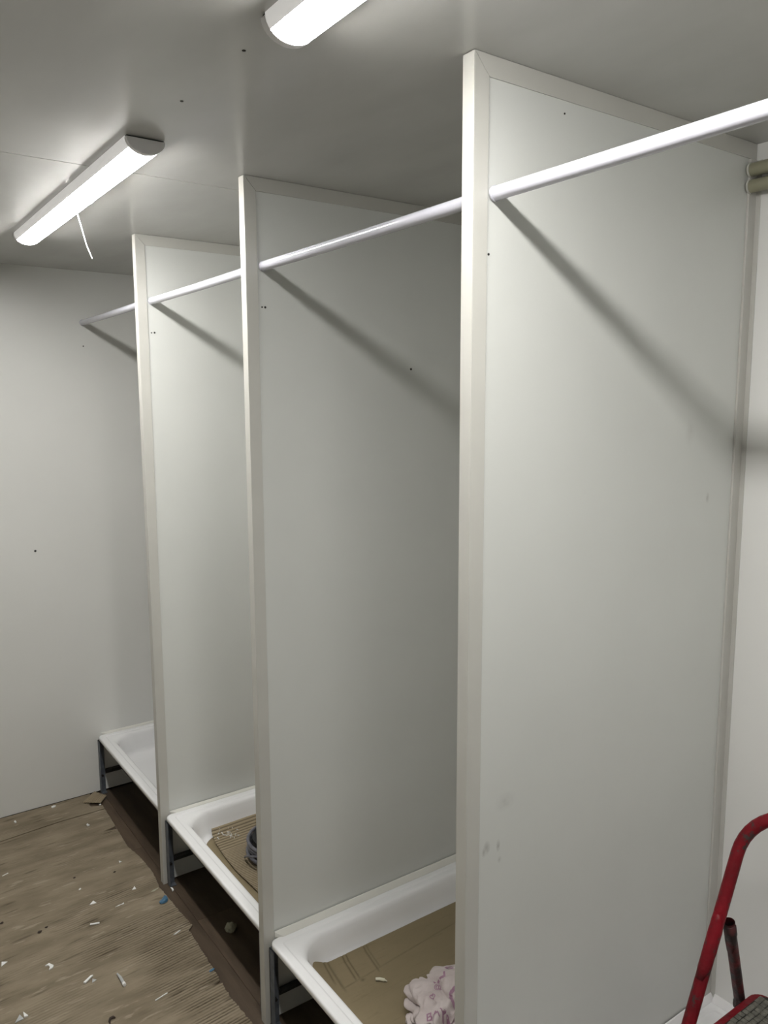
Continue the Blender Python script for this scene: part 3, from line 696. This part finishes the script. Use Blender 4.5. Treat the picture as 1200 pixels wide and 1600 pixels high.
poly('plastic_offcut', [(-.016, -.006), (-.004, -.006), (.014, .007), (.013, .010), (-.006, .003)], .001, M['wad'], (-.043, 2.679, ZF), -0.2, 'pale thin flake just left of the farthest partition post foot')
poly('plastic_offcut', [(-.005, -.010), (.003, -.008), (.006, .006), (.002, .018), (0, .004)], .004, PL, (.012, 2.650, .001), .15, 'bright white chip on the brown planks at the farthest partition post foot')
poly('plastic_offcut', [(-.008, .012), (0, .006), (.000, -.006), (-.008, -.016), (.006, -.014), (.012, -.006), (.006, .014)], .004, PL, (-.458, 2.479, ZF), .2, 'small curved white chip at left of the large cardboard')
poly('plastic_offcut', [(-.004, -.018), (.004, -.018), (.004, .018), (-.003, .014)], .005, PL, (-.372, 2.346, ZF), -.95, 'white strip leaning on a grey triangle, low centre of the large cardboard', tilt=.3)
poly('plastic_offcut', tri(.008, .014), .0015, M['greyplastic'], (-.360, 2.335, ZF), .3, 'small grey triangle under the leaning white strip')
poly('plastic_offcut', bar(.021, .0017), .0028, PL, (-.211, 2.143, ZF), 0.21, 'long thin white stick on the fluted part of the large cardboard')
poly('plastic_offcut', [(-.020, -.008), (.004, -.008), (.000, .016)], .003, M['greyplastic'], (-.575, 2.300, ZF), .1, 'greyish triangular offcut at the lower left corner of the frame')
poly('plastic_offcut', [(-.002, -.008), (.009, -.010), (.002, .016)], .005, PL, (-.567, 2.304, ZF), .1, 'bright white fold of plastic beside the greyish triangle at lower left')
poly('plastic_offcut', tri(.012, .016), .002, PL, (-.576, 2.582, ZF), .5, 'white pointed chip cut by the left edge of the frame')
poly('plastic_offcut', [(-.010, -.006), (.004, -.008), (.011, 0), (.004, .008), (-.008, .006)], .004, PL, (-.201, 3.545, ZF), .2, 'oval white chip close to the foot of the far wall')
poly('plastic_offcut', bar(.0035, .008), .005, PL, (-.367, 3.504, ZF), .1, 'tiny upright white chip at far left near the far wall')
poly('plastic_offcut', [(-.005, -.008), (.006, -.008), (.004, .004), (.008, .012), (-.002, .008)], .004, PL, (-.120, 3.294, ZF), .2, 'small white chip between the floor seam and the torn notch')
poly('plastic_offcut', tri(.006, .012), .003, PL, (-.093, 2.939, ZF), .3, 'tiny white triangle near the right edge of the cardboard, beside a dark speck')
poly('plastic_offcut', bar(.0045, .0030), .003, PL, (-.268, 2.846, ZF), .7, 'very small white fleck above the white triangle lying flat')
poly('plastic_offcut', bar(.012, .0018), .0015, PL, (-.476, 3.110, ZF), 0.35, 'thin pale sliver at the left edge below the floor seam')
poly('plastic_offcut', bar(.004, .004), .004, PL, (-.026, 3.442, ZF), .4, 'tiny white chip in front of the ribbed cardboard scrap')
# grey tube with a white tip
t = thing('wall_plug', 'small grey tube with a white tip lying on the large cardboard', 'plug', (-.289, 2.281, ZF+.002), None, -.02)
bm = nb(); tube(bm, [(-.003, .036, .002), (0, .012, .003), (.001, -.018, .003)], [.0024, .0046, .0050], 10); obj('plug_body', bm, M['greyplastic'], t, smooth=True, auto=True)
bm = nb(); tube(bm, [(.001, -.0182, .003), (.0015, -.029, .003)], .0054, 10); obj('plug_tip', bm, PL, t, smooth=True, auto=True, label='white tip')
# blobs
def blob(name, s, material, loc, label, cat, seed=0., rz=0., amp=.25, bend=0.):
    bm = nb(); bmesh.ops.create_icosphere(bm, subdivisions=4, radius=1)
    for v in bm.verts:
        r = 1+amp*noise.noise(v.co*1.7+Vector((seed, seed*2, 1)))+amp*.4*noise.noise(v.co*4+Vector((seed, 5, 1)))
        x, y, z = v.co.x*s[0]*r, v.co.y*s[1]*r, v.co.z*s[2]*r
        y += bend*(x/s[0])**2*s[1]; v.co = (x, y, max(z, -s[2]*.7)+s[2]*.7)
    o = obj(name, bm, material, smooth=True); o.location = loc; o.rotation_euler = (0, 0, rz); return tag(o, label, cat)
blob('rubber_scrap', (.022, .011, .007), M['blue'], (-.036, 2.594, ZF), 'bright blue curved scrap on the cardboard edge below the farthest partition post', 'scrap', 2., .75, bend=.9)
blob('rubber_scrap', (.009, .004, .003), M['blue'], (-.041, 2.160, ZF), 'tiny faded blue bit near the cardboard edge below the middle stall', 'scrap', 4., .2)
blob('paper_wad', (.019, .018, .017), M['wad'], (.093, 2.312, .0), 'pale round wad on the dark planks under the tray with the coil', 'wad', 7.)
for x, y, s_, lab in ((-.130, 2.881, .0045, 'black speck beside the tiny white triangle on the cardboard'), (-.266, 2.933, .0045, 'dark speck left of centre between the seam and the small white fleck'),
                  (-.541, 2.803, .006, 'black speck at the left edge of the frame'), (-.445, 2.676, .007, 'dark flat speck at left, above the small curved white chip'),
                  (-.420, 2.690, .005, 'smaller dark speck right of the dark flat speck at left')):
    blob('dirt_speck', (s_, s_*.7, s_*.4), M['darkbit'], (x, y, ZF), lab, 'speck', x*9, .4, .5)
bm = nb(); tube(bm, [(-.010, -.010, .002), (-.009, .0, .003), (-.004, .008, .004), (.004, .009, .004), (.009, .003, .003)], [.0015, .0035, .004, .004, .0015], 8)
o = obj('bark_curl', bm, M['darkbit'], smooth=True); o.location = (-.360, 2.135, ZF); tag(o, 'dark brown curled shaving at the bottom edge of the large cardboard', 'shaving')
# plug on the lining and shavings on the fluted sheet
t = thing('foam_plug', 'small cream plug lying on the plain cardboard left of the crumpled bag', 'plug', (.243, 1.629, .1815), None, -.75)
bm = nb(); tube(bm, [(-.015, 0, .004), (-.004, .0015, .0045), (.010, 0, .004)], .0043, 10); obj('plug_body', bm, M['plug'], t, smooth=True, auto=True)
bm = nb(); tube(bm, [(.010, 0, .004), (.018, -.003, .003)], [.0026, .0016], 8); obj('plug_tail', bm, M['plug'], t, smooth=True)
bm = nb()
for k in range(34):
    x, y = random.gauss(.200, .022), random.gauss(2.575, .022); a = random.uniform(0, pi); l = random.uniform(.0015, .006)
    d = Vector((cos(a), sin(a), 0))*l; nrm = Vector((-sin(a), cos(a), 0))*.0010; c = Vector((x, y, .1960))
    prism(bm, [tuple((c+d)[:2]), tuple((c+nrm)[:2]), tuple((c-d)[:2]), tuple((c-nrm)[:2])], 'z', .1950, .1985)
o = obj('plastic_shavings', bm, PL); o['kind'] = 'stuff'; tag(o, 'tiny white shavings sprinkled on the ribbed cardboard in the tray', 'shavings')
